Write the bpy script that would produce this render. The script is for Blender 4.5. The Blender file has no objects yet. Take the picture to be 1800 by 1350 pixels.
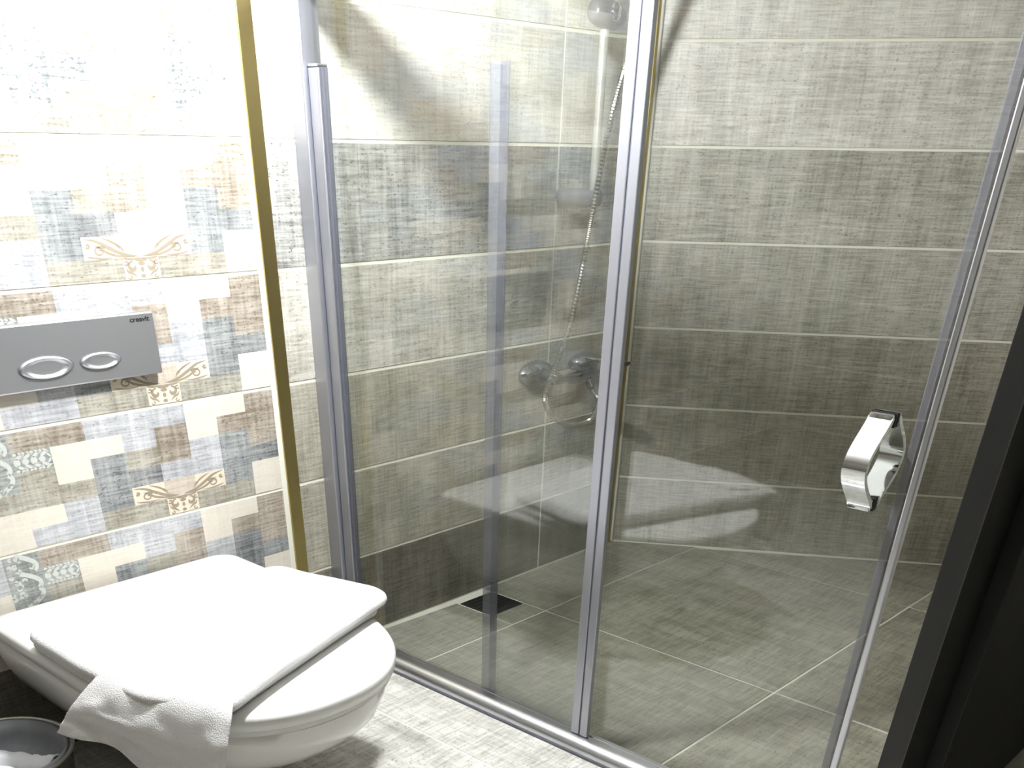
import bpy, bmesh, math, random
from mathutils import Matrix, Vector, noise as mnoise

# ------------------------------------------------------------------ camera, world, exposure
SC = bpy.context.scene
COL = SC.collection
FPX, PPX, PPY = 1650.2703, 838.7203, 1560.0461          # focal length and principal point on the 1800x1350 frame
R0 = Vector((0.68929, -0.72442, 0.01030)); R1 = Vector((-0.44253, -0.43216, -0.78575)); R2 = Vector((0.57362, 0.53710, -0.61849))
R0.normalize(); R2 = (R2 - R0*R2.dot(R0)).normalized(); R1 = R2.cross(R0)
cam_d = bpy.data.cameras.new('camera'); cam = bpy.data.objects.new('camera', cam_d); COL.objects.link(cam)
cam_d.sensor_fit = 'HORIZONTAL'; cam_d.sensor_width = 36.0
cam_d.lens = FPX/1800*36.0
cam_d.shift_x = (900-PPX)/1800; cam_d.shift_y = (PPY-675)/1800
cam_d.clip_start = 0.02
M = Matrix.Identity(4)
for i in range(3):
    M[i][0] = R0[i]; M[i][1] = -R1[i]; M[i][2] = -R2[i]
M[0][3], M[1][3], M[2][3] = -0.9341, -2.1827, 1.2
cam.matrix_world = M
SC.camera = cam

W = bpy.data.worlds.new('world'); SC.world = W; W.use_nodes = True
W.node_tree.nodes['Background'].inputs[0].default_value = (0.9, 0.95, 1, 1)
W.node_tree.nodes['Background'].inputs[1].default_value = 0.05
vs = SC.view_settings
vs.view_transform = 'Standard'; vs.look = 'None'; vs.gamma = 1.0; vs.use_curve_mapping = False
vs.exposure = 0.0
cy = SC.cycles
cy.use_light_tree = False; cy.use_adaptive_sampling = True; cy.adaptive_threshold = 0.03
cy.max_bounces = 6; cy.diffuse_bounces = 3; cy.glossy_bounces = 3; cy.transparent_max_bounces = 16; cy.caustics_reflective = False; cy.caustics_refractive = False; cy.sample_clamp_indirect = 6.0
LAMPS = [((0.45, -0.74, 1.71), 1120.0, 'round white globe ceiling lamp nearest the shower glass'),
         ((-0.05, -0.42, 1.72), 110.0, 'added round white globe fill lamp close to the back wall above the toilet')]       # place, strength, label; the second is an added fill for the upper wall

# ------------------------------------------------------------------ node material helpers
def srgb(r, g, b):
    f = lambda c: (c/255/12.92) if c/255 <= 0.04045 else ((c/255+0.055)/1.055)**2.4
    return (f(r), f(g), f(b), 1)
def newmat(name):
    m = bpy.data.materials.new(name); m.use_nodes = True
    nt = m.node_tree; b = nt.nodes['Principled BSDF']
    return m, nt, b
def N(nt, kind, **kw):
    n = nt.nodes.new(kind)
    for k, v in kw.items(): setattr(n, k, v)
    return n
def plain(name, col, rough=0.5, metal=0.0, spec=0.5, bump=0.0, bscale=60, coat=0.0, var=0.0):
    m, nt, b = newmat(name)
    b.inputs['Base Color'].default_value = col; b.inputs['Roughness'].default_value = rough
    b.inputs['Metallic'].default_value = metal; b.inputs['Specular IOR Level'].default_value = spec
    b.inputs['Coat Weight'].default_value = coat; b.inputs['Coat Roughness'].default_value = 0.06
    tc = N(nt, 'ShaderNodeTexCoord'); nz = N(nt, 'ShaderNodeTexNoise'); nz.inputs['Scale'].default_value = bscale
    nz.inputs['Detail'].default_value = 4
    nt.links.new(tc.outputs['Object'], nz.inputs['Vector'])
    if bump:
        bp = N(nt, 'ShaderNodeBump'); bp.inputs['Strength'].default_value = bump; bp.inputs['Distance'].default_value = 0.004
        nt.links.new(nz.outputs['Fac'], bp.inputs['Height']); nt.links.new(bp.outputs['Normal'], b.inputs['Normal'])
    if var:
        mx = N(nt, 'ShaderNodeMixRGB', blend_type='MULTIPLY'); mx.inputs[0].default_value = var
        mx.inputs[1].default_value = col; nt.links.new(nz.outputs['Fac'], mx.inputs[2]); nt.links.new(mx.outputs[0], b.inputs['Base Color'])
    return m
def linen(name, light=None, dark=None, attr=False, rough=0.42, contrast=1.0, hs=210.0, vsx=120.0, warm=0.25):
    """woven-linen print on a ceramic tile: threads along local x and local z"""
    m, nt, b = newmat(name); L = nt.links.new
    tc = N(nt, 'ShaderNodeTexCoord'); oi = N(nt, 'ShaderNodeObjectInfo')
    mul = N(nt, 'ShaderNodeMath', operation='MULTIPLY'); mul.inputs[1].default_value = 37.0; L(oi.outputs['Random'], mul.inputs[0])
    cmb = N(nt, 'ShaderNodeCombineXYZ')
    for i in range(3): L(mul.outputs[0], cmb.inputs[i])
    add = N(nt, 'ShaderNodeVectorMath', operation='ADD'); L(tc.outputs['Object'], add.inputs[0]); L(cmb.outputs[0], add.inputs[1])
    def nz(sx, sz, detail=2, rough_=0.5):
        mp = N(nt, 'ShaderNodeMapping'); mp.inputs['Scale'].default_value = (sx, 1.0, sz); L(add.outputs[0], mp.inputs['Vector'])
        n = N(nt, 'ShaderNodeTexNoise'); n.inputs['Scale'].default_value = 1.0; n.inputs['Detail'].default_value = detail
        n.inputs['Roughness'].default_value = rough_; L(mp.outputs[0], n.inputs['Vector']); return n.outputs['Fac']
    def comb(a, bb, op, k=None):
        q = N(nt, 'ShaderNodeMath', operation=op); L(a, q.inputs[0])
        if bb is None: q.inputs[1].default_value = k
        else: L(bb, q.inputs[1])
        return q.outputs[0]
    h = nz(13, hs, 1, .6); v = nz(vsx, 11, 1, .6); band = nz(20, 3.5, 1, .5); cloud = nz(6, 9, 1, .5); fleck = nz(110, hs*1.1, 1, .6)
    hv = comb(comb(comb(h, None, 'MULTIPLY', .95), comb(v, None, 'MULTIPLY', .55), 'ADD'), None, 'ADD', .25)
    fk = N(nt, 'ShaderNodeMapRange'); L(fleck, fk.inputs[0]); fk.inputs[1].default_value = .60; fk.inputs[2].default_value = .76; fk.inputs[3].default_value = 0.0; fk.inputs[4].default_value = .30
    s = comb(comb(comb(hv, None, 'MULTIPLY', .62), comb(comb(band, None, 'MULTIPLY', .40), comb(cloud, None, 'MULTIPLY', .24), 'ADD'), 'ADD'), fk.outputs[0], 'SUBTRACT')
    mr = N(nt, 'ShaderNodeMapRange'); L(s, mr.inputs[0])
    mr.inputs[1].default_value = 0.90 - .23/contrast; mr.inputs[2].default_value = 0.94 + .22/contrast
    fac = mr.outputs[0]
    if attr:
        at = N(nt, 'ShaderNodeAttribute', attribute_name='print')
        dk = N(nt, 'ShaderNodeMixRGB', blend_type='MULTIPLY'); dk.inputs[0].default_value = 1.0; L(at.outputs['Color'], dk.inputs[1]); dk.inputs[2].default_value = (.50, .50, .50, 1)
        lt = N(nt, 'ShaderNodeMixRGB', blend_type='MIX'); lt.inputs[0].default_value = .30; L(at.outputs['Color'], lt.inputs[1]); lt.inputs[2].default_value = (.85, .83, .80, 1)
        # plain cream patches are flatter than the rest: alpha carries how strong the weave shows
        fl = N(nt, 'ShaderNodeMath', operation='SUBTRACT'); fl.inputs[0].default_value = 1.0; L(at.outputs['Alpha'], fl.inputs[1])
        m1 = N(nt, 'ShaderNodeMixRGB'); L(fac, m1.inputs[0]); L(dk.outputs[0], m1.inputs[1]); L(lt.outputs[0], m1.inputs[2])
        m2 = N(nt, 'ShaderNodeMixRGB'); L(fl.outputs[0], m2.inputs[0]); L(m1.outputs[0], m2.inputs[1]); L(at.outputs['Color'], m2.inputs[2])
        L(m2.outputs[0], b.inputs['Base Color'])
    else:
        mx = N(nt, 'ShaderNodeMixRGB'); mx.inputs[1].default_value = dark; mx.inputs[2].default_value = light; L(fac, mx.inputs[0])
        hue = nz(9, 5, 2, .5)
        wm = N(nt, 'ShaderNodeMixRGB', blend_type='MULTIPLY'); L(comb(hue, None, 'MULTIPLY', warm*2), wm.inputs[0]); L(mx.outputs[0], wm.inputs[1]); wm.inputs[2].default_value = (1.0, .93, .86, 1)
        L(wm.outputs[0], b.inputs['Base Color'])
    bp = N(nt, 'ShaderNodeBump'); bp.inputs['Strength'].default_value = .10; bp.inputs['Distance'].default_value = .001
    L(hv, bp.inputs['Height']); L(bp.outputs['Normal'], b.inputs['Normal'])
    b.inputs['Roughness'].default_value = rough; b.inputs['Specular IOR Level'].default_value = .4
    return m
def glassmat(name, tint, extra=0.0, rough=0.0):
    """clear pane: Fresnel mix of straight transmission and mirror reflection"""
    m, nt, b = newmat(name); L = nt.links.new
    tr = N(nt, 'ShaderNodeBsdfTransparent'); tr.inputs[0].default_value = tint
    gl = N(nt, 'ShaderNodeBsdfGlossy'); gl.inputs['Roughness'].default_value = rough; gl.inputs[0].default_value = (1, 1, 1, 1)
    ge = N(nt, 'ShaderNodeNewGeometry'); dt = N(nt, 'ShaderNodeVectorMath', operation='DOT_PRODUCT'); L(ge.outputs['Normal'], dt.inputs[0]); L(ge.outputs['Incoming'], dt.inputs[1])
    ab = N(nt, 'ShaderNodeMath', operation='ABSOLUTE'); L(dt.outputs['Value'], ab.inputs[0])
    om = N(nt, 'ShaderNodeMath', operation='SUBTRACT', use_clamp=True); om.inputs[0].default_value = 1.0; L(ab.outputs[0], om.inputs[1])
    pw = N(nt, 'ShaderNodeMath', operation='POWER'); pw.inputs[1].default_value = 5.0; L(om.outputs[0], pw.inputs[0])
    ad = N(nt, 'ShaderNodeMath', operation='MULTIPLY_ADD', use_clamp=True); ad.inputs[1].default_value = .957; ad.inputs[2].default_value = .043+extra; L(pw.outputs[0], ad.inputs[0])
    mx = N(nt, 'ShaderNodeMixShader'); L(ad.outputs[0], mx.inputs[0]); L(tr.outputs[0], mx.inputs[1]); L(gl.outputs[0], mx.inputs[2])
    L(mx.outputs[0], nt.nodes['Material Output'].inputs['Surface'])
    return m
def frosted(name, col, alpha, rough=.35):
    m, nt, b = newmat(name); L = nt.links.new
    tr = N(nt, 'ShaderNodeBsdfTransparent'); tr.inputs[0].default_value = (.92, .92, .94, 1)
    b.inputs['Base Color'].default_value = col; b.inputs['Roughness'].default_value = rough
    mx = N(nt, 'ShaderNodeMixShader'); mx.inputs[0].default_value = alpha; L(tr.outputs[0], mx.inputs[1]); L(b.outputs[0], mx.inputs[2])
    L(mx.outputs[0], nt.nodes['Material Output'].inputs['Surface'])
    return m
def emit(name, col, strength):
    m, nt, b = newmat(name)
    b.inputs['Base Color'].default_value = col; b.inputs['Emission Color'].default_value = col; b.inputs['Emission Strength'].default_value = strength
    return m

MT = dict(
    grout=plain('cream_grout', srgb(228, 225, 211), .85, bump=.2, bscale=300),
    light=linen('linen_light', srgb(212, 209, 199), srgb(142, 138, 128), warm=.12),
    pale=linen('linen_pale_lit', srgb(240, 238, 230), srgb(188, 184, 175), warm=.12),
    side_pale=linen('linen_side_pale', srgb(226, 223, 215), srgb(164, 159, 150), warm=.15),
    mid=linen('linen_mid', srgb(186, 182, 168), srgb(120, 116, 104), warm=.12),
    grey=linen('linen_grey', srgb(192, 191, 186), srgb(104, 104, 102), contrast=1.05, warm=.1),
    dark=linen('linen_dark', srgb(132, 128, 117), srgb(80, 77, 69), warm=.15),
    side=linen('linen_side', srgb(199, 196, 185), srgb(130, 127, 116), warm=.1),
    floor=linen('linen_floor', srgb(174, 172, 158), srgb(118, 116, 105), hs=120, vsx=90, rough=.33),
    floor_out=linen('linen_floor_light', srgb(234, 232, 226), srgb(156, 154, 148), hs=120, vsx=90, rough=.33, warm=.1),
    decor=linen('linen_patchwork', attr=True, contrast=1.1),
    orn=plain('ornament_brown', srgb(152, 140, 122), .45, var=.15, bscale=200),
    flo=plain('ornament_pale', srgb(205, 208, 202), .45, var=.2, bscale=200),
    plaster=plain('white_plaster', srgb(232, 230, 224), .8, bump=.1, bscale=90),
    gold=plain('polished_gold', srgb(196, 178, 122), .28, 1.0, var=.12, bscale=6),
    alu=plain('satin_aluminium', srgb(178, 179, 188), .42, .9),
    alu2=plain('bright_aluminium', srgb(214, 215, 222), .28, 1.0),
    gasket=plain('grey_gasket', srgb(86, 87, 96), .5),
    chrome=plain('chrome', srgb(225, 226, 228), .05, 1.0),
    chrome_mixer=plain('dark_chrome', srgb(142, 143, 146), .07, 1.0),
    chrome2=plain('hose_steel', srgb(178, 177, 170), .2, 1.0),
    plate=plain('matt_chrome_plate', srgb(186, 186, 190), .36, .85),
    ceramic=plain('white_ceramic', srgb(238, 236, 231), .08, 0, .5, coat=.3),
    plastic=plain('white_lid_plastic', srgb(240, 239, 236), .16),
    towel=plain('white_terry', srgb(243, 241, 240), .95, bump=.9, bscale=420),
    black=plain('black_laminate', srgb(26, 26, 25), .42, bump=.05, bscale=300),
    blackline=plain('door_arris', srgb(52, 51, 49), .4),
    text=plain('black_print', srgb(24, 24, 26), .5),
    drain=plain('dark_steel', srgb(58, 62, 60), .4, .8),
    hole=plain('drain_hole', srgb(12, 13, 12), .8),
    bin=plain('grey_bin_steel', srgb(120, 120, 122), .3, .7),
    bag=frosted('thin_bin_bag', srgb(150, 152, 158), .75, .3),
    paper=plain('crumpled_white_film', srgb(206, 207, 211), .9, bump=.5, bscale=70),
    glass=glassmat('shower_glass', (.955, .965, .958, 1), extra=.022),
    acrylic=glassmat('clear_acrylic', (.93, .94, .94, 1), extra=.06, rough=.05),
    seal=frosted('translucent_seal', srgb(132, 132, 140), .40, .3),
    seal2=frosted('translucent_seal_edge', srgb(104, 104, 112), .50, .3),
    bracket=plain('satin_grey_fitting', srgb(126, 127, 136), .3, .3, .6),
    barsteel=plain('bright_bar', srgb(222, 221, 214), .25, .5),
)

# ------------------------------------------------------------------ mesh helpers
def link(name, me, mat, parent=None, smooth=False):
    o = bpy.data.objects.new(name, me); COL.objects.link(o)
    if mat is not None and not me.materials: me.materials.append(MT[mat] if isinstance(mat, str) else mat)
    if smooth:
        for p in me.polygons: p.use_smooth = True
    if parent is not None: o.parent = parent
    return o
def finish(bm, name, mat, parent=None, smooth=False, sharp=None):
    bmesh.ops.recalc_face_normals(bm, faces=bm.faces)
    me = bpy.data.meshes.new(name); bm.to_mesh(me); bm.free()
    o = link(name, me, mat, parent, smooth)
    if sharp: 
        try: me.set_sharp_from_angle(angle=math.radians(sharp))
        except Exception: pass
    return o
def add_box(bm, x0, x1, y0, y1, z0, z1, bev=0.0, seg=2):
    r = bmesh.ops.create_cube(bm, size=1.0)
    for v in r['verts']:
        v.co = Vector(((x0+x1)/2 + v.co.x*(x1-x0), (y0+y1)/2 + v.co.y*(y1-y0), (z0+z1)/2 + v.co.z*(z1-z0)))
    if bev:
        es = list({e for v in r['verts'] for e in v.link_edges})
        bmesh.ops.bevel(bm, geom=es, offset=bev, segments=seg, affect='EDGES', profile=.5)
def box(name, mat, b, parent=None, bev=0.0, seg=2):
    bm = bmesh.new(); add_box(bm, *b, bev=bev, seg=seg)
    return finish(bm, name, mat, parent)
def loft(bm, rings, cap0=True, cap1=True, closed=True):
    vr = [[bm.verts.new(p) for p in r] for r in rings]
    n = len(vr[0])
    for a, b in zip(vr, vr[1:]):
        for i in range(n if closed else n-1):
            j = (i+1) % n
            bm.faces.new((a[i], a[j], b[j], b[i]))
    if cap0: bm.faces.new(list(reversed(vr[0])))
    if cap1: bm.faces.new(vr[-1])
    return vr
def frame_at(d):
    d = d.normalized(); u = d.cross(Vector((0, 0, 1)))
    if u.length < 1e-3: u = Vector((1, 0, 0))
    u.normalize(); return u, d.cross(u)
def cyl(bm, p, q, r0, r1=None, n=20, cap=True, sx=1.0):
    p, q = Vector(p), Vector(q); r1 = r0 if r1 is None else r1
    u, v = frame_at(q-p)
    ring = lambda c, r: [c + (u*math.cos(2*math.pi*i/n)*sx + v*math.sin(2*math.pi*i/n))*r for i in range(n)]
    loft(bm, [ring(p, r0), ring(q, r1)], cap, cap)
def turned(bm, p, d, prof, n=24):
    """profile [(t along d, radius)]"""
    p, d = Vector(p), Vector(d).normalized(); u, v = frame_at(d)
    loft(bm, [[p + d*t + (u*math.cos(2*math.pi*i/n) + v*math.sin(2*math.pi*i/n))*max(r, 1e-4) for i in range(n)] for t, r in prof])
def spline(pts, per=10):
    P = [Vector(p) for p in pts]; P = [P[0]*2-P[1]] + P + [P[-1]*2-P[-2]]; out = []
    for i in range(1, len(P)-2):
        for k in range(per):
            t = k/per; a, b, c, d = P[i-1], P[i], P[i+1], P[i+2]
            out.append(.5*((2*b) + (c-a)*t + (2*a-5*b+4*c-d)*t*t + (3*b-a-3*c+d)*t**3))
    out.append(P[-2]); return out
def tube(bm, pts, rad, n=12, ridged=0.0):
    rings = []; u = None
    for i, p in enumerate(pts):
        d = (pts[min(i+1, len(pts)-1)] - pts[max(i-1, 0)]).normalized()
        if u is None: u, _ = frame_at(d)
        u = (u - d*u.dot(d)).normalized(); v = d.cross(u)
        r = rad(i/(len(pts)-1)) if callable(rad) else rad
        if ridged: r *= 1 - ridged*(i % 2)
        rings.append([p + (u*math.cos(2*math.pi*k/n) + v*math.sin(2*math.pi*k/n))*r for k in range(n)])
    loft(bm, rings)
def thing(name, label, cat, group=None, loc=(0, 0, 0)):
    o = bpy.data.objects.new(name, None); COL.objects.link(o); o.location = loc; o.empty_display_size = .05
    o['label'] = label; o['category'] = cat
    if group: o['group'] = group
    return o
def struct(o, label):
    o['kind'] = 'structure'; o['label'] = label; o['category'] = label_cat(o.name); return o
def label_cat(n): return n.split('_')[0]
def empty_struct(name, label):
    o = bpy.data.objects.new(name, None); COL.objects.link(o); o.empty_display_size = .05; return struct(o, label)

# ------------------------------------------------------------------ tiles
GAP = .0066; TT = .0018
_cache = {}
def tile_mesh(w, h, mat):
    key = (round(w, 4), round(h, 4), mat)
    if key in _cache: return _cache[key]
    bm = bmesh.new(); add_box(bm, -w/2, w/2, 0, TT, -h/2, h/2)
    es = [e for e in bm.edges if all(v.co.y < TT/2 for v in e.verts)]
    bmesh.ops.bevel(bm, geom=es, offset=.0012, segments=1, affect='EDGES')
    bmesh.ops.recalc_face_normals(bm, faces=bm.faces)
    me = bpy.data.meshes.new('tile'); bm.to_mesh(me); bm.free(); me.materials.append(MT[mat])
    _cache[key] = me; return me
def place(me, name, parent, O, u, v, n, cu, cv):
    """local x -> u, local z -> v, local -y -> n (outward); tile face lies on the plane through O"""
    o = bpy.data.objects.new(name, me); COL.objects.link(o)
    m = Matrix.Identity(4); p = O + u*cu + v*cv
    for i in range(3): m[i][0] = u[i]; m[i][1] = -n[i]; m[i][2] = v[i]; m[i][3] = p[i]
    o.parent = parent; o.matrix_world = m; return o
def tile(parent, O, u, v, n, u0, u1, v0, v1, mat):
    w, h = u1-u0-GAP, v1-v0-GAP
    if w < .01 or h < .01: return None
    return place(tile_mesh(w, h, mat), 'tile', parent, O, u, v, n, (u0+u1)/2, (v0+v1)/2)
X, Y, Z = Vector((1, 0, 0)), Vector((0, 1, 0)), Vector((0, 0, 1))
RZ = [0, .2381, .4804, .7232, .9668, 1.2104, 1.4557, 1.70, 1.80]
CEIL = 1.80
XG = .7835                      # plane of the shower glass
XC = 2.136                      # corner of the back wall and the oblique wall
BD = Vector((math.cos(math.radians(57.62)), -math.sin(math.radians(57.62)), 0))   # run of the oblique wall
BN = Vector((-BD.y*-1*-1, BD.x, 0)); BN = Vector((BD.y, -BD.x, 0)); 
if BN.x > 0: BN = -BN
YE = -1.68

wall_back = struct(box('wall_back', 'grout', (-1.85, XC+.12, TT, .12, -.1, CEIL)), 'tiled back wall behind toilet and shower')
# shower side of the back wall
TONES = ['dark', 'mid', 'mid', 'light', 'grey', 'pale', 'pale', 'pale']  # top rows whitened: the strong light up there is put into the colour
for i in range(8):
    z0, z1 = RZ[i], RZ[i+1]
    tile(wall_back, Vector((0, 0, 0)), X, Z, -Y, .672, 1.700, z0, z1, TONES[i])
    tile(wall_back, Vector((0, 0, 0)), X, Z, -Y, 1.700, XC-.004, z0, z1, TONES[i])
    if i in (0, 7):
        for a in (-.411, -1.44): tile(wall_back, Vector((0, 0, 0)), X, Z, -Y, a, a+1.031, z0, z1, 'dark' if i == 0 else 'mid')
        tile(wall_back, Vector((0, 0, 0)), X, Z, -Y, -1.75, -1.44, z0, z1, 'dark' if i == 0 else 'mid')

# patchwork tiles: six rows of square patches, twelve across
PAL = {'C': (srgb(219, 211, 198), .25), 'B': (srgb(160, 145, 127), 1.0), 'S': (srgb(124, 129, 131), 1.0), 'U': (srgb(188, 189, 194), .9),
       'K': (srgb(156, 150, 133), .9), 'G': (srgb(116, 118, 121), 1.0), 'O': (srgb(222, 208, 188), .2), 'F': (srgb(142, 146, 143), .8), 'P': (srgb(200, 186, 170), .5)}
GRID = ['KKUFBBUUUCCB',
        'KUUFFCCUBCBB',
        'SSCFKCSKBUSB',
        'SBCKKKSGUUSS',
        'UBBCCUSOPOSC',
        'UCCCUUKKOKKC']
DW, DH = 1.031-GAP, (RZ[2]-RZ[1])-GAP
def decor_mesh(h):
    bm = bmesh.new(); lay = bm.loops.layers.float_color.new('print')
    nx, nz_ = 12, 6
    xs = [-DW/2 + DW*i/nx for i in range(nx+1)]; zs = [h/2 - h*j/nz_ for j in range(nz_+1)]
    V = [[bm.verts.new((x, 0, z)) for x in xs] for z in zs]
    for j in range(nz_):
        for i in range(nx):
            f = bm.faces.new((V[j][i], V[j+1][i], V[j+1][i+1], V[j][i+1])); f.normal_update()
            c, a = PAL[GRID[j][i]]
            for l in f.loops: l[lay] = (c[0], c[1], c[2], a)
    rim = [V[0][i] for i in range(nx+1)] + [V[j][nx] for j in range(1, nz_+1)] + [V[nz_][i] for i in range(nx-1, -1, -1)] + [V[j][0] for j in range(nz_-1, 0, -1)]
    back = [bm.verts.new((v.co.x, TT, v.co.z)) for v in rim]
    cc = PAL['C'][0]
    for k in range(len(rim)):
        q = (k+1) % len(rim)
        f = bm.faces.new((rim[k], rim[q], back[q], back[k]))
        for l in f.loops: l[lay] = (cc[0], cc[1], cc[2], .3)
    me = bpy.data.meshes.new('patchwork_tile'); bm.to_mesh(me); bm.free(); me.materials.append(MT['decor']); return me
def ribbon(bm, pts, wfun, y=-.0003):
    n = len(pts); L_, R_ = [], []
    for i, p in enumerate(pts):
        a = pts[max(i-1, 0)]; b = pts[min(i+1, n-1)]; d = Vector((b[0]-a[0], b[1]-a[1]))
        if d.length < 1e-9: d = Vector((1, 0))
        d.normalize(); w = wfun(i/(n-1))
        L_.append(bm.verts.new((p[0]-d.y*w, y, p[1]+d.x*w))); R_.append(bm.verts.new((p[0]+d.y*w, y, p[1]-d.x*w)))
    for i in range(n-1): bm.faces.new((L_[i], R_[i], R_[i+1], L_[i+1]))
def flat_spline(pts, per=6): return [(p.x, p.y) for p in spline([(a, b, 0) for a, b in pts], per)]
def spiral(cx, cz, r0, r1, a0, turns, n=26, kx=1.0):
    return [(cx + (r0+(r1-r0)*t)*math.cos(a0+turns*2*math.pi*t)*kx, cz + (r0+(r1-r0)*t)*math.sin(a0+turns*2*math.pi*t)) for t in [k/n for k in range(n+1)]]
PW, PH = DW/12, DH/6
def scroll_ornament():
    """brown acanthus scrolls across three patches with a stem below"""
    bm = bmesh.new(); ox = -DW/2 + PW*8.5; oz = -DH/2 + PH
    T = lambda pts, s: [(ox + s*a*PW, oz + b*PH) for a, b in pts]
    tw = PH
    taper = lambda w: (lambda t: w*tw*math.sin(math.pi*min(max(t*.92+.05, 0), 1)))
    for s in (-1, 1):
        ribbon(bm, T(flat_spline([(.08, .06), (.45, .18), (.8, .48), (1.12, .80), (1.45, .92)]), s), taper(.085))
        ribbon(bm, T(flat_spline([(.15, .04), (.55, .10), (.85, .26), (1.05, .50), (1.2, .62)]), s), taper(.06))
        ribbon(bm, T(flat_spline([(.5, .35), (.6, .62), (.78, .8), (.98, .95)]), s), taper(.055))
        ribbon(bm, T(flat_spline([(.42, .28), (.5, .5), (.62, .66)]), s), taper(.05))
        ribbon(bm, T(spiral(1.06, .34, .05, .24, 1.0, 1.25*s*s, kx=.72), s), lambda t: .028*tw + .03*tw*t)
        ribbon(bm, T(flat_spline([(.7, .06), (1.0, .03), (1.3, .10), (1.45, .16)]), s), taper(.04))
        ribbon(bm, T(spiral(1.36, .62, .02, .10, 0, .9, kx=.7), s), lambda t: .05*tw)
        ribbon(bm, T(spiral(.24, -.40, .06, .25, 2.6, .85, kx=.62), s), lambda t: (.03+.07*math.sin(math.pi*t))*tw)
        ribbon(bm, T(spiral(.42, -.22, .03, .12, 0, .9, kx=.6), s), lambda t: .04*tw)
        ribbon(bm, T(flat_spline([(.45, -.45), (.40, -.62), (.28, -.72), (.16, -.9)]), s), taper(.06))
        ribbon(bm, T(spiral(.36, -.86, .02, .12, 1, .8, kx=.6), s), lambda t: .035*tw)
        ribbon(bm, T(flat_spline([(.0, -.02), (.22, -.06), (.42, -.03), (.5, .0)]), s), taper(.05))
    for cz, a, b in ((-.12, .17, .07), (-.28, .10, .09), (-.55, .05, .12), (-.85, .07, .09)):
        ribbon(bm, [(ox-a*PW + 2*a*PW*k/8, oz+cz*PH) for k in range(9)], lambda t: b*tw*math.sqrt(max(1-(2*t-1)**2, .02)))
    me = bpy.data.meshes.new('ornament'); bm.to_mesh(me); bm.free(); me.materials.append(MT['orn']); return me
def floral_ornament():
    """pale flower work on the slate patches"""
    bm = bmesh.new(); rnd = random.Random(4); tw = PH
    cells = [(3, 0), (3, 1), (4, 1), (3, 2)]
    for cx, rj in cells:
        x0 = -DW/2 + PW*cx; z1 = DH/2 - PH*rj
        P = lambda a, b: (x0 + a*PW, z1 - b*PH)
        if (cx, rj) == (4, 1):
            def leaf(a, b, l, w, ang):
                dx, dz = math.cos(ang)*l/PW, math.sin(ang)*l/PH
                ribbon(bm, [P(a - dx + 2*dx*k/7, b - dz + 2*dz*k/7) for k in range(8)], lambda t: w*math.sqrt(max(1-(2*t-1)**2, .03)))
            for k, a in enumerate((.08, .30, .52, .74)):
                leaf(a, .5, .0075, .0060 if k % 2 else .0085, 0)
                for sg in (-1, 1):
                    leaf(a+.07, .5+sg*.27, .0095, .0034, sg*.45); leaf(a+.14, .5+sg*.40, .0075, .0024, -sg*.5); leaf(a-.02, .5+sg*.42, .0042, .0030, 0)
            leaf(.93, .35, .006, .0022, .8); leaf(.93, .62, .006, .0022, -.8)
        else:
            sd = 1 if rj != 2 else -1
            ribbon(bm, [P(q[0], .5+sd*(q[1]-.5)) for q in flat_spline([(.35, .0), (.62, .25), (.82, .55), (.86, .8), (.78, 1.0)])], lambda t: .13*tw)
            for k in range(7):
                a, b = rnd.uniform(.05, .8), rnd.uniform(.1, .9)
                ribbon(bm, [P(*q) for q in spiral(a, b, .02, rnd.uniform(.07, .15), rnd.uniform(0, 6), rnd.uniform(.6, 1.1), 14, kx=.7)], lambda t: (.03+.05*math.sin(math.pi*t))*tw)
    me = bpy.data.meshes.new('floral_print'); bm.to_mesh(me); bm.free(); me.materials.append(MT['flo']); return me
DM = decor_mesh(DH); OM = scroll_ornament(); FM = floral_ornament()
for i in range(1, 7):
    for a in (-.411, -1.442):
        cu, cv = a+1.031/2, (RZ[i]+RZ[i+1])/2
        t = place(DM, 'tile', wall_back, Vector((0, 0, 0)), X, Z, -Y, cu, cv)
        for om in (OM, FM): link('ornament', om, None, t)
    tile(wall_back, Vector((0, 0, 0)), X, Z, -Y, -1.75, -1.442, RZ[i], RZ[i+1], 'light')

# oblique shower wall
BL = (YE-.1)/BD.y
def slab_along(name, O, d, n, L_, th, mat, label):
    bm = bmesh.new(); ring = []
    for z in (-.1, CEIL):
        ring.append([O - n*TT + Z*z, O + d*L_ - n*TT + Z*z, O + d*L_ - n*(TT+th) + Z*z, O - n*(TT+th) + Z*z])
    loft(bm, ring); return struct(finish(bm, name, mat), label)
wall_oblique = slab_along('wall_right', Vector((XC, 0, 0)), BD, BN, BL+.15, .12, 'grout', 'tiled slanting wall at the far side of the shower')
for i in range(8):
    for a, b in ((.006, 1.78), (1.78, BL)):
        tile(wall_oblique, Vector((XC, 0, 0)), BD, Z, BN, a, b, RZ[i], RZ[i+1], ['mid', 'mid', 'mid', 'side', 'side', 'side_pale', 'side_pale', 'side_pale'][i])  # tiles get paler upward, light falloff painted into their tones
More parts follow.
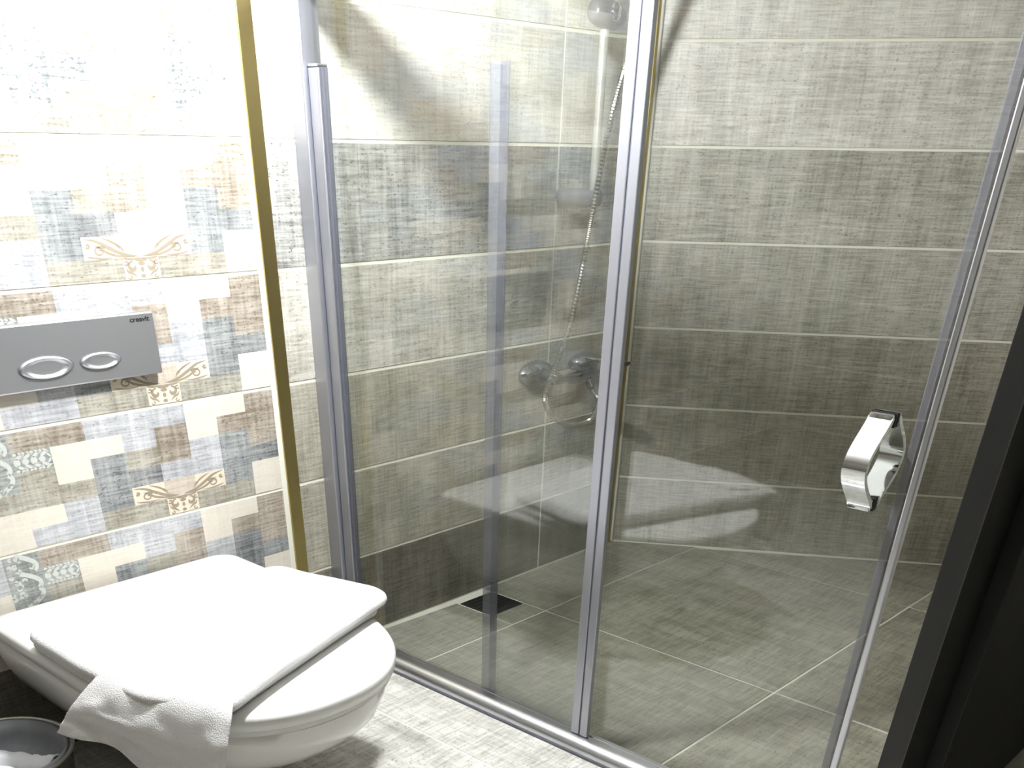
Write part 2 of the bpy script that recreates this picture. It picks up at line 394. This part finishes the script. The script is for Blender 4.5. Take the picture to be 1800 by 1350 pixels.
# shower end wall, room walls out of frame
wall_end = struct(box('wall_end', 'grout', (.81, 3.45, YE-.030, YE-.004, -.1, CEIL)), 'tiled end wall of the shower behind the black door')
for i in range(8):
    for a, b in ((.82, 1.85), (1.85, 2.88), (2.88, 3.2)):
        tile(wall_end, Vector((0, YE+.001, 0)), -X, Z, Y, -b, -a, RZ[i], RZ[i+1], 'side')
wall_left = struct(box('wall_left', 'grout', (-1.87, -1.75-TT, -3.05, .12, -.1, CEIL)), 'tiled left wall of the bathroom')
for i in range(8):
    for k in range(3): tile(wall_left, Vector((-1.75, 0, 0)), Y, Z, X, -1.0-1.0*k, -1.0*k, RZ[i], RZ[i+1], 'dark')
wall_front = struct(box('wall_front', 'grout', (-1.87, 1.85, -3.12, -3.0-TT, -.1, CEIL)), 'tiled wall behind the viewer')
for i in range(8):
    for k in range(4): tile(wall_front, Vector((0, -3.0, 0)), -X, Z, Y, -1.75+.875*k-.0, -1.75+.875*(k+1), RZ[i], RZ[i+1], 'dark')
wall_hall = struct(box('wall_side', 'plaster', (1.75, 1.85, -3.05, YE-.08, -.1, CEIL)), 'plain wall beyond the black door')
ceiling = struct(box('ceiling', 'plaster', (-1.9, 3.6, -3.1, .12, CEIL, CEIL+.1)), 'white plaster ceiling')

# floor: grout bed with large square tiles
floor = struct(box('floor', 'grout', (-1.9, 3.6, -3.1, .12, -.12, -TT)), 'linen-grey tiled floor with cream joints')
YL = [-.0005, -.279, -1.127, -1.975, -2.823, -3.0]
def floor_tile(x0, x1, y0, y1, mat='floor'): return tile(floor, Vector((0, 0, 0)), X, Y, Z, x0, x1, y0, y1, mat)
def poly_tile(pts):
    """floor tile cut to a polygon"""
    bm = bmesh.new(); cx = sum(p[0] for p in pts)/len(pts); cy = sum(p[1] for p in pts)/len(pts)
    q = [((p[0]-cx), (p[1]-cy)) for p in pts]
    a = [bm.verts.new((x, 0, y)) for x, y in q]; b = [bm.verts.new((x, TT, y)) for x, y in q]
    bm.faces.new(a)
    bm.faces.new(list(reversed(b)))
    for i in range(len(q)): j = (i+1) % len(q); bm.faces.new((a[i], b[i], b[j], a[j]))
    bmesh.ops.recalc_face_normals(bm, faces=bm.faces)
    me = bpy.data.meshes.new('tile'); bm.to_mesh(me); bm.free(); me.materials.append(MT['floor'])
    return place(me, 'tile', floor, Vector((0, 0, 0)), X, Y, Z, cx, cy)
for k in range(5):
    y1, y0 = YL[k], YL[k+1]
    for a, b in ((-1.75, -1.231), (-1.231, -.3385), (-.3385, .554), (.554, .776)): floor_tile(a, b, y0, y1, 'floor_out')
    if k >= 3: floor_tile(.776, 1.75, y0, y1, 'floor_out')
g = GAP/2
# shower floor
poly_tile([(.79, -.012), (1.246, -.030), (1.246, -.279+g), (.79, -.279+g)])
poly_tile([(1.252, -.190), (1.412-g, -.190), (1.412-g, -.279+g), (1.252, -.279+g)])
bx = lambda y: XC + (-y)*(BD.x/-BD.y)      # x of the oblique wall at y
poly_tile([(1.412+g, -.004), (XC-.004, -.004), (bx(-.279+g)-.006, -.279+g), (1.412+g, -.279+g)])
floor_tile(.79, 1.412, -1.127, -.279)
poly_tile([(1.412+g, -.279-g), (2.305-g, -.279-g), (2.305-g, -1.127+g), (1.412+g, -1.127+g)])
poly_tile([(2.305+g, -.279-g-.03), (bx(-1.127)-.007, -1.127+g), (2.305+g, -1.127+g)])
floor_tile(.79, 1.412, YE, -1.127); floor_tile(1.412, 2.305, YE, -1.127)
poly_tile([(2.305+g, -1.127-g), (bx(-1.127)-.007, -1.127-g), (bx(YE)-.007, YE+g), (2.305+g, YE+g)])

# gold trims
t1 = struct(box('trim_1', 'gold', (.6335, .6720, -.0035, TT, 0, CEIL-.002), bev=.0012), 'wide polished gold strip set upright in the back wall')
bm = bmesh.new()
add_box(bm, XC-.026, XC-.012, -.007, 0, 0.001, CEIL-.002, bev=.002)
t2 = struct(finish(bm, 'trim_2', 'gold', smooth=True, sharp=35), 'thin gold corner trim between the two shower walls')
bm = bmesh.new(); add_box(bm, XC-.011, XC-.001, -.011, -.0005, 0.001, CEIL-.002, bev=.003)
finish(bm, 'grout_fillet', 'grout', t2)

# ------------------------------------------------------------------ shower enclosure
enc = thing('shower_enclosure', 'aluminium-framed glass shower enclosure with sliding door right of the gold strip', 'shower enclosure', loc=(XG, -.8, 0))
def P(o):
    o.parent = enc; o.matrix_parent_inverse = Matrix.Translation((-XG, .8, 0)); return o
HT = 1.46
P(box('wall_channel', 'alu', (.757, .812, -.048, -.0002, .002, 1.4692), bev=.003))
st_ = P(box('stile', 'alu', (.770, .800, -.084, -.050, .046, 1.335), bev=.003))
sg = P(box('gasket', 'gasket', (.776, .792, -.092, -.0845, .05, 1.335)))
P(box('stile_cap', 'alu2', (.770, .800, -.083, -.050, 1.3355, 1.341), bev=.002))
P(box('fixed_pane', 'glass', (.7800, .7870, -.910, -.075, .046, 1.46)))
# end stile of the fixed pane: two strips with a dark groove between them
P(box('end_stile', 'alu', (.773, .786, -.9265, -.9025, .040, 1.47), bev=.002))
P(box('end_stile', 'alu', (.773, .786, -.9525, -.9305, .040, 1.47), bev=.002))
P(box('stile_groove', 'gasket', (.776, .785, -.9310, -.9260, .040, 1.47)))
# bottom rail, rounded on the room side
bm = bmesh.new(); prof = []
for k in range(11):
    a = math.pi/2 + math.pi/2*k/10
    prof.append((.770 + .026*math.cos(a), .008 + .030*math.sin(a)))
prof = [(.800, .001), (.800, .040), (.789, .040), (.789, .038)] + prof + [(.744, .001)]
loft(bm, [[Vector((x, y, z)) for x, z in prof] for y in (YE+.002, -.012)])
P(finish(bm, 'bottom_rail', 'alu2', smooth=True, sharp=40))
P(box('rail_seal', 'gasket', (.7405, .7438, YE+.002, -.012, .0002, .006)))
P(box('inner_track', 'alu', (.8005, .822, YE+.002, -.95, .001, .014), bev=.002))
P(box('top_rail', 'alu', (.757, .822, YE+.002, -.0002, 1.47, 1.53), bev=.004))
# sliding door
sd = P(box('sliding_pane', 'glass', (.8065, .8135, -1.550, -.572, .020, 1.47)))
def S(o): o.parent = sd; return o
S(box('trailing_seal', 'seal', (.800, .816, -.598, -.564, .020, 1.330), bev=.003))
S(box('seal_lip', 'seal2', (.798, .8005, -.6165, -.594, .020, 1.330)))
S(box('leading_seal', 'seal', (.802, .818, -1.5565, -1.539, .018, 1.47), bev=.003))
S(box('edge_profile', 'alu2', (.803, .817, -1.571, -1.557, .018, 1.47), bev=.003))
# twin bow handle
def bow(name, x_face, sgn, parent, mat='chrome'):
    bm = bmesh.new(); zc, hh, w = .779, .073, .0215; ring = []
    n = 28; yc = -1.4835
    for k in range(n+1):
        t = -1 + 2*k/n
        off = .014 + .058*math.cos(t*math.pi/2)**1.25
        tx = -sgn
        th = .0085
        z = zc + t*hh
        # normal of the bow in the x-z plane
        dt = -.058*1.25*math.cos(t*math.pi/2)**.25*math.sin(t*math.pi/2)*math.pi/2
        nx_, nz_ = hh, -dt; l = math.hypot(nx_, nz_); nx_, nz_ = nx_/l, nz_/l
        a = Vector((x_face + sgn*off, 0, z)); b = a - Vector((sgn*nx_, 0, nz_))*th
        ring.append([Vector((a.x, yc-w, a.z)), Vector((a.x, yc+w, a.z)), Vector((b.x, yc+w, b.z)), Vector((b.x, yc-w, b.z))])
    loft(bm, ring)
    bmesh.ops.bevel(bm, geom=[e for e in bm.edges if e.is_boundary is False and len(e.link_faces) == 2 and e.calc_face_angle(0) > .9], offset=.002, segments=2, affect='EDGES')
    o = finish(bm, name, mat, parent, smooth=True, sharp=35)
    for t in (-.93, .93):
        z = zc + t*hh
        b2 = bmesh.new(); xa, xb = sorted((x_face, x_face + sgn*.016))
        add_box(b2, xa, xb, yc-w+.001, yc+w-.001, z-.010, z+.010, bev=.002)
        finish(b2, 'foot', mat, o, smooth=True, sharp=35)
        b3 = bmesh.new(); xa, xb = sorted((x_face, x_face + sgn*.003))
        add_box(b3, xa, xb, yc-w-.001, yc+w+.001, z-.011, z+.011)
        finish(b3, 'pad', 'black', o)
    return o
P(bow('handle', .8065, -1, None)); 
h2 = bow('handle', .8135, 1, None); P(h2)

# ------------------------------------------------------------------ flush plate
pl = thing('flush_plate', 'satin grey dual-button flush plate on the patchwork wall above the toilet', 'flush plate', loc=(.12, 0, .78))
def Q(o, p=pl):
    o.parent = p; o.matrix_parent_inverse = Matrix.Translation(-p.location); return o
PX0, PX1, PZ0, PZ1, PT = -.085, .311, .7935, .9135, .022
Q(box('plate', 'plate', (PX0, PX1, -PT, -.0002, PZ0, PZ1), bev=.003))
def oval_button(cx, cz, rx, rz):
    bm = bmesh.new(); n = 48
    prof = [(1.06, .0), (1.06, -.0016), (.99, -.0052), (.90, -.0058), (.80, -.0040), (.70, -.0022), (.62, -.0018), (.3, -.0018), (.02, -.0018)]
    loft(bm, [[Vector((cx + rx*s*math.cos(2*math.pi*k/n), -PT + y, cz + rz*s*math.sin(2*math.pi*k/n))) for k in range(n)] for s, y in prof], False, True)
    b = Q(finish(bm, 'button', 'plate', smooth=True, sharp=50))
    bm = bmesh.new()
    loft(bm, [[Vector((cx + rx*s*math.cos(2*math.pi*k/n), -PT + y, cz + rz*s*math.sin(2*math.pi*k/n))) for k in range(n)] for s, y in ((1.12, -.0002), (1.10, -.0008), (1.03, -.0008), (1.03, 0.0))], False, False)
    g_ = finish(bm, 'button_gap', 'gasket', smooth=True); g_.parent = b
oval_button(.0445, .8335, .0555, .0195); oval_button(.1675, .8335, .0440, .0150)
cu = bpy.data.curves.new('maker_name', 'FONT'); cu.body = 'creavit'; cu.size = .0165; cu.extrude = .0002; cu.align_x = 'RIGHT'; cu.offset = .0004
tmp = bpy.data.objects.new('tmp', cu); COL.objects.link(tmp)
bpy.context.view_layer.update()
me = bpy.data.meshes.new_from_object(tmp); bpy.data.objects.remove(tmp); me.materials.clear(); me.materials.append(MT['text'])
w_ = max(v.co.x for v in me.vertices) - min(v.co.x for v in me.vertices); x1_ = max(v.co.x for v in me.vertices)
for v in me.vertices: v.co = Vector(((v.co.x-x1_)/w_*.047 + PX1-.011, -PT-.0004-v.co.z, PZ1-.0165 + v.co.y*.80))
Q(link('lettering', me, None))

# ------------------------------------------------------------------ toilet
toi = thing('toilet', 'white wall-hung toilet with closed lid below the flush plate', 'toilet', loc=(.08, 0, .1))
TX = .082
def dshape(hw, yb, yf, n=56, rb=.05, cx=TX, ys=None):
    """closed outline: flat back, straight sides, rounded front"""
    ys = yb + (yf-yb)*.50 if ys is None else ys
    pts = []
    k1 = 10
    for k in range(k1+1):
        a = math.pi/2*k/k1
        pts.append((cx - hw + rb - rb*math.cos(a), yb - rb + rb*math.sin(a)))
    for k in range(k1+1):
        a = math.pi/2*(1-k/k1)
        pts.append((cx + hw - rb + rb*math.cos(a), yb - rb + rb*math.sin(a)))
    for k in range(n+1):
        a = math.pi*k/n
        c, s_ = math.cos(a), math.sin(a); e = 2/2.25
        x = cx + hw*math.copysign(abs(c)**e, c); y = ys + (yf-ys)*abs(s_)**e
        pts.append((x, y))
    return pts
def ring(z, hw, yb, yf, **kw): return [Vector((x, y, z)) for x, y in dshape(hw, yb, yf, **kw)]
def TP(o): return Q(o, toi)
LZ = .375
bm = bmesh.new()
loft(bm, [ring(LZ-.034, .316, -.030, -.868), ring(LZ-.032, .320, -.026, -.872), ring(LZ-.010, .322, -.023, -.875), ring(LZ-.003, .317, -.028, -.869), ring(LZ, .305, -.04, -.855)])
TP(finish(bm, 'lid', 'plastic', smooth=True, sharp=60))
bm = bmesh.new()
loft(bm, [ring(LZ-.046, .310, -.034, -.862), ring(LZ-.045, .313, -.03, -.866), ring(LZ-.036, .313, -.03, -.866), ring(LZ-.035, .310, -.034, -.862)])
TP(finish(bm, 'seat', 'plastic', smooth=True, sharp=60))
bm = bmesh.new(); bz = LZ-.047
secs = [(bz, .304, -.854), (bz-.004, .309, -.860), (bz-.03, .309, -.858), (bz-.07, .300, -.838), (bz-.11, .282, -.792), (bz-.15, .255, -.72), (bz-.19, .222, -.62), (bz-.225, .188, -.50), (bz-.25, .155, -.40), (bz-.262, .12, -.33)]
loft(bm, [ring(z, hw, -.0004, yf, rb=.03, ys=-.02+(yf+.02)*.42) for z, hw, yf in secs])
TP(finish(bm, 'bowl', 'ceramic', smooth=True, sharp=60))
for sx in (-.14, .14):
    bm = bmesh.new(); cyl(bm, (TX+sx-.035, -.034, LZ-.022), (TX+sx+.035, -.034, LZ-.022), .011)
    TP(finish(bm, 'hinge', 'chrome', smooth=True, sharp=40))

# ------------------------------------------------------------------ towel on the lid
tow = thing('towel', 'thick white terry towel folded across the toilet lid with its end hanging down', 'towel', loc=(.08, -.5, LZ))
def TW(o): return Q(o, tow)
def resample(poly, n):
    P_ = [Vector((a, b, 0)) for a, b in poly]; P_.append(P_[0]); ls = [0]
    for a, b in zip(P_, P_[1:]): ls.append(ls[-1] + (b-a).length)
    out = []
    for k in range(n):
        t = ls[-1]*k/n
        i = max(j for j in range(len(ls)-1) if ls[j] <= t + 1e-9)
        f = (t-ls[i])/max(ls[i+1]-ls[i], 1e-9); out.append(P_[i].lerp(P_[i+1], f))
    return out
def smooth_loop(L_, it=3):
    for _ in range(it): L_ = [(L_[i-1] + L_[i]*2 + L_[(i+1) % len(L_)])*.25 for i in range(len(L_))]
    return L_
def cushion(name, poly, z0, z1, sag=0.0, seed=0.0, amp=.004):
    """a soft folded slab over an outline"""
    base = smooth_loop(resample(poly, 140), 4); c = sum(base, Vector())/len(base)
    rings = []; h = z1-z0
    def rg(inset, z):
        out = []
        for p in base:
            d = (c-p); l = d.length; q = p + d*(min(inset/l, .98))
            nz = mnoise.noise(Vector((q.x*9+seed, q.y*9, z*14)))*amp
            out.append(Vector((q.x, q.y, z + nz*(1 if z > z0+.3*h else .1))))
        return out
    rings = [rg(.012, z0), rg(.003, z0+.12*h), rg(0, z0+.4*h), rg(.002, z0+.72*h), rg(.009, z0+.93*h), rg(.022, z1)]
    for f in (.25, .5, .75, .97):
        out = []
        for p in base:
            q = p + (c-p)*f
            out.append(Vector((q.x, q.y, z1 + mnoise.noise(Vector((q.x*7+seed, q.y*7, 3)))*amp)))
        rings.append(out)
    bm = bmesh.new(); loft(bm, rings)
    return finish(bm, name, 'towel', smooth=True)
TW(cushion('folded_layer', [(-.235, -.245), (.10, -.27), (.37, -.295), (.385, -.40), (.410, -.50), (.420, -.58), (.395, -.632), (.345, -.640), (.08, -.728), (-.02, -.760), (-.13, -.80), (-.225, -.66), (-.238, -.45)], LZ+.0008, LZ+.024, seed=1))
TW(cushion('folded_layer', [(-.246, -.265), (.10, -.275), (.365, -.310), (.388, -.40), (.415, -.50), (.440, -.585), (.420, -.640), (.352, -.656), (.083, -.745), (-.016, -.780), (-.14, -.835), (-.235, -.68), (-.247, -.45)], LZ+.0238, LZ+.046, seed=5))
# hanging end: a thick sheet bending over the rim and dropping in soft folds
bm = bmesh.new(); NU, NV = 44, 30; top, bot = [], []
def hang_pt(u, v, lift):
    """u 0..1 along the rim from rear to front, v 0..1 from the top of the towel down to the hem"""
    a0 = Vector((-.110, -.480, 0)).lerp(Vector((-.040, -.720, 0)), u)              # starts on top of the folded part
    e = Vector((-.252, -.552, 0)).lerp(Vector((-.150, -.852, 0)), u)               # crosses the rim
    hem = Vector((-.318, -.490, .300)).lerp(Vector((-.195, -.845, .258)), u)
    hem.z += .018*math.sin(u*math.pi*1.6+.3) 
    out = (e-a0).normalized()
    zt = LZ + .0440
    if v < .34:
        t = v/.34; p = a0.lerp(e, t); p.z = zt + .006*math.sin(math.pi*t*.5)*(1-t) - .012*t**4
    else:
        t = (v-.34)/.66; p = e.lerp(Vector((hem.x, hem.y, 0)), t**.8); z_e = zt - .012
        p.z = z_e + (hem.z - z_e)*(t**.9)
        p += out*(.030*math.sin(min(t*1.6, 1)*math.pi)*.5)
        fold = math.sin(u*math.pi*5.2 + 1.2*math.sin(t*3+u*4))*.010*t
        p += out*fold
    nzv = mnoise.noise(Vector((u*9, v*9, 2)))*.007*(.3+v) + mnoise.noise(Vector((u*24, v*26, 7)))*.0035*v
    p += Vector((out.x*.7, out.y*.7, .6))*nzv
    nrm = (out*min(max((v-.28)/.14, 0), 1) + Z*(1-min(max((v-.28)/.14, 0), 1))).normalized()
    return p + nrm*lift
ed = lambda q: min(1.0, .25 + 5*q)
for side, lift in ((top, .013), (bot, .0)):
    for j in range(NV+1):
        side.append([bm.verts.new(hang_pt(i/NU, j/NV, lift*ed(min(i, NU-i)/NU)*ed(min(j*1.0, (NV-j)*4.0)/NV) + (.0022 if side is bot else 0))) for i in range(NU+1)])
for j in range(NV):
    for i in range(NU):
        bm.faces.new((top[j][i], top[j][i+1], top[j+1][i+1], top[j+1][i])); bm.faces.new((bot[j][i], bot[j+1][i], bot[j+1][i+1], bot[j][i+1]))
for j in range(NV):
    for i in (0, NU): bm.faces.new((top[j][i], top[j+1][i], bot[j+1][i], bot[j][i]))
for i in range(NU):
    for j in (0, NV): bm.faces.new((top[j][i], bot[j][i], bot[j][i+1], top[j][i+1]))
he = TW(finish(bm, 'hanging_end', 'towel', smooth=True))

# ------------------------------------------------------------------ shower fittings on the back wall
sr = thing('shower_rail', 'chrome shower riser rail with sliding holder on the shower wall', 'shower rail', loc=(1.715, 0, 1.09))
def SR(o): return Q(o, sr)
BX, BY = 1.715, -.122
bm = bmesh.new(); turned(bm, (BX, -.0002, 1.092), (0, -1, 0), [(0, .020), (.002, .022), (.006, .0225), (.135, .0215), (.142, .0195), (.145, .015)], 28)
SR(finish(bm, 'lower_bracket', 'bracket', smooth=True, sharp=40))
bm = bmesh.new(); turned(bm, (BX, -.0002, 1.68), (0, -1, 0), [(0, .020), (.002, .022), (.006, .0225), (.135, .0215), (.142, .0195), (.145, .015)], 28)
SR(finish(bm, 'upper_bracket', 'bracket', smooth=True, sharp=40))
bm = bmesh.new(); cyl(bm, (BX, BY, 1.08), (BX, BY, 1.69), .0125, n=20)
SR(finish(bm, 'bar', 'barsteel', smooth=True, sharp=40))
bm = bmesh.new(); turned(bm, (BX-.062, BY-.004, 1.482), (1, 0, -.05), [(0, .012), (.006, .022), (.03, .0285), (.062, .031), (.095, .0285), (.118, .022), (.124, .012)], 28)
sl = SR(finish(bm, 'slider', 'bracket', smooth=True, sharp=50))
bm = bmesh.new(); turned(bm, (BX, BY-.026, 1.482), (0, -1, 0), [(0, .018), (.012, .018), (.016, .012)], 20)
kn = finish(bm, 'knob', 'chrome', smooth=True, sharp=40); kn.parent = sl
bm = bmesh.new(); add_box(bm, BX-.02, BX+.145, -.106, -.024, 1.186, 1.198, bev=.003)
SR(finish(bm, 'soap_shelf', 'acrylic', smooth=True, sharp=40))
# hand shower in the holder, above the frame
hs = thing('hand_shower', 'chrome hand shower held on the riser rail above the hose', 'hand shower', loc=(1.80, -.17, 1.45))
bm = bmesh.new(); tube(bm, spline([(1.802, -.150, 1.43), (1.808, -.17, 1.50), (1.80, -.22, 1.60), (1.785, -.30, 1.69)], 8), lambda t: .012+.005*t, 14)
Q(finish(bm, 'handle', 'chrome', smooth=True, sharp=40), hs)
bm = bmesh.new(); turned(bm, (1.783, -.30, 1.715), (-.1, -.45, -.9), [(0, .02), (.006, .05), (.02, .062), (.03, .062), (.033, .055)], 28)
Q(finish(bm, 'spray_head', 'chrome', smooth=True, sharp=40), hs)
# hose
hp = [(1.775, -.1235, .594), (1.800, -.135, .560), (1.776, -.14, .518), (1.738, -.14, .503), (1.664, -.14, .507), (1.575, -.14, .538), (1.524, -.14, .593), (1.541, -.14, .645), (1.585, -.14, .717), (1.623, -.14, .788), (1.658, -.14, .901), (1.658, -.158, 1.000), (1.655, -.172, 1.066), (1.680, -.174, 1.177), (1.715, -.168, 1.280), (1.765, -.155, 1.36), (1.800, -.150, 1.43)]
bm = bmesh.new(); tube(bm, spline(hp, 26), .0092, 10, ridged=.17)
ho = finish(bm, 'shower_hose', 'chrome2', smooth=False); ho['label'] = 'ribbed metal shower hose looping down from the rail to the mixer'; ho['category'] = 'hose'
# mixer
mx_ = thing('shower_mixer', 'chrome shower mixer tap with round wall flanges behind the glass', 'mixer tap', loc=(1.75, 0, .64))
def MX(o): return Q(o, mx_)
for ex in (1.630, 1.872):
    bm = bmesh.new(); turned(bm, (ex, -.0002, .640), (0, -1, 0), [(0, .046), (.004, .0475), (.014, .045), (.026, .037), (.036, .025), (.040, .016)], 32)
    for v in bm.verts: v.co.z = .640 + (v.co.z-.640)*.78; v.co.x = ex + (v.co.x-ex)*1.65
    MX(finish(bm, 'flange', 'chrome_mixer', smooth=True, sharp=50))
    bm = bmesh.new(); cyl(bm, (ex, -.034, .640), (ex, -.075, .640), .018); turned(bm, (ex, -.062, .640), (0, -1, 0), [(0, .017), (.002, .020), (.020, .020), (.022, .017)], 6)
    MX(finish(bm, 'union_nut', 'chrome_mixer', smooth=True, sharp=30))
bm = bmesh.new(); turned(bm, (1.602, -.095, .640), (1, 0, 0), [(0, .012), (.008, .019), (.03, .0215), (.075, .022), (.10, .027), (.15, .029), (.20, .027), (.225, .022), (.27, .0215), (.292, .019), (.30, .012)], 28)
MX(finish(bm, 'body', 'chrome_mixer', smooth=True, sharp=50))
bm = bmesh.new(); turned(bm, (1.752, -.100, .655), (0, -.12, 1), [(0, .034), (.012, .036), (.026, .034), (.036, .026), (.040, .012)], 28)
for v in bm.verts: v.co.x = 1.752 + (v.co.x-1.752)*1.6
lv = MX(finish(bm, 'cartridge_cap', 'chrome_mixer', smooth=True, sharp=50))
bm = bmesh.new()
rg = []
for t, w, h in ((0, .030, .010), (.3, .030, .009), (.7, .022, .007), (1, .018, .006)):
    c = Vector((1.752 + .03*t, -.10 - .150*t, .689 - .010*t)); rg.append([c + Vector((w*math.cos(a), 0, h*math.sin(a))) for a in [2*math.pi*k/16 for k in range(16)]])
loft(bm, rg)
lever = finish(bm, 'lever', 'chrome_mixer', lv, smooth=True, sharp=50)
bm = bmesh.new(); cyl(bm, (1.775, -.11, .618), (1.775, -.122, .596), .013, n=16); MX(finish(bm, 'hose_outlet', 'chrome_mixer', smooth=True, sharp=40))

# ------------------------------------------------------------------ floor drain
dr = thing('floor_drain', 'square dark steel floor drain grate in the shower floor', 'drain', loc=(1.33, -.11, 0))
def DR(o): return Q(o, dr)
DX0, DX1, DY0, DY1 = 1.254, 1.406, -.186, -.040
DR(box('drain_pan', 'hole', (DX0, DX1, DY0, DY1, -TT+.0001, -.0012)))
fr_ = bmesh.new()
for b in ((DX0, DX1, DY0, DY0+.010), (DX0, DX1, DY1-.010, DY1), (DX0, DX0+.010, DY0+.010, DY1-.010), (DX1-.010, DX1, DY0+.010, DY1-.010)): add_box(fr_, *b, -.0012, .0006)
DR(finish(fr_, 'frame', 'drain'))
for k in range(6):
    y = DY0+.010 + (DY1-DY0-.020)*(k+.5)/6
    DR(box('bar', 'drain', (DX0+.010, DX1-.010, y-.0065, y+.0065, -.0012, .0004)))

# ------------------------------------------------------------------ waste bin
bn = thing('waste_bin', 'small round grey waste bin with a white liner beside the toilet', 'waste bin', loc=(-.375, -.285, 0))
def BN_(o): return Q(o, bn)
bcx, bcy, br, bh = -.375, -.285, .150, .20
circ = lambda r, z, n=40, wob=0.0: [Vector((bcx + r*math.cos(2*math.pi*k/n)*(1+wob*mnoise.noise(Vector((k*.9, z*20, 1)))), bcy + r*math.sin(2*math.pi*k/n)*(1+wob*mnoise.noise(Vector((k*.9, z*20, 5)))), z)) for k in range(n)]
bm = bmesh.new(); loft(bm, [circ(br*.80, .0005), circ(br*.86, .06), circ(br*.97, bh), circ(br*.94, bh), circ(br*.83, .06), circ(br*.77, .008)])
BN_(finish(bm, 'bin_body', 'bin', smooth=True, sharp=40))
bm = bmesh.new(); tube(bm, [Vector((bcx + br*.985*math.cos(2*math.pi*k/48), bcy + br*.985*math.sin(2*math.pi*k/48), bh)) for k in range(49)], .005, 8)
BN_(finish(bm, 'rim', 'chrome2', smooth=True))
bm = bmesh.new(); loft(bm, [circ(br*.925, bh-.001, 60, .004), circ(br*.90, bh+.004, 60, .02), circ(br*.86, bh-.03, 60, .08), circ(br*.80, bh-.055, 60, .14), circ(br*.66, bh-.06, 60, .20), circ(br*.52, bh-.10, 60, .22), circ(br*.36, bh-.085, 60, .22), circ(br*.2, bh-.115, 60, .2), circ(br*.04, bh-.12, 60, .1)], False, True)
BN_(finish(bm, 'liner', 'bag', smooth=True))
for pts, w in (([(-.43, -.19, .150), (-.385, -.25, .172), (-.335, -.32, .168), (-.30, -.375, .178)], .030), ([(-.44, -.30, .150), (-.40, -.34, .176), (-.37, -.385, .160)], .034)):
    bm = bmesh.new(); sp = spline(pts, 8); rows = []
    for k, p in enumerate(sp):
        d = (sp[min(k+1, len(sp)-1)] - sp[max(k-1, 0)]).normalized(); sd_ = d.cross(Z).normalized(); row = []
        for lay in (1, -1):
            for q in range(9)[::lay]:
                t = -1 + q/4; row.append(p + sd_*w*t*(1+.25*mnoise.noise(Vector((k*.5, t, w*90)))) + Z*(.016*(1-t*t) + .007*mnoise.noise(Vector((k*.45, t*2.2, w*50))) + (.003 if lay > 0 else -.002)))
        rows.append(row)
    loft(bm, rows); BN_(finish(bm, 'liner_fold', 'paper', smooth=True))

# ------------------------------------------------------------------ black door and frame at the right edge
door = empty_struct('door_1', 'matt black door and jamb at the right edge')
box('jamb', 'black', (.703, .86, -1.722, -1.680, 0.0, CEIL-.002), door, bev=.0012)
box('arris_highlight', 'blackline', (.7022, .7040, -1.7226, -1.7208, 0.0, CEIL-.002), door)  # paler strip on the jamb edge, a highlight put into its colour
box('leaf', 'black', (.864, 1.74, -1.752, -1.712, .008, CEIL-.004), door, bev=.002)
bm = bmesh.new(); cyl(bm, (1.66, -1.752, .80), (1.66, -1.80, .80), .011); cyl(bm, (1.66, -1.797, .80), (1.54, -1.797, .80), .010)
finish(bm, 'door_handle', 'chrome', door, smooth=True, sharp=40)

# ------------------------------------------------------------------ ceiling lamp and added fill lamp
for LP_, pw_, lb_ in LAMPS:
    lp = thing('ceiling_lamp', lb_, 'lamp', group='globe lamps on the ceiling', loc=(LP_[0], LP_[1], CEIL))
    bm = bmesh.new(); turned(bm, (LP_[0], LP_[1], CEIL-.0005), (0, 0, -1), [(0, .07), (.012, .07), (.02, .055), (.034, .035), (.045, .03)], 28)
    Q(finish(bm, 'lamp_base', 'alu', smooth=True, sharp=40), lp)
    bm = bmesh.new(); bmesh.ops.create_icosphere(bm, subdivisions=2, radius=.055, matrix=Matrix.Translation(LP_))
    Q(finish(bm, 'globe', emit('lamp_globe', (.955, .985, 1.0, 1), pw_), smooth=True), lp)
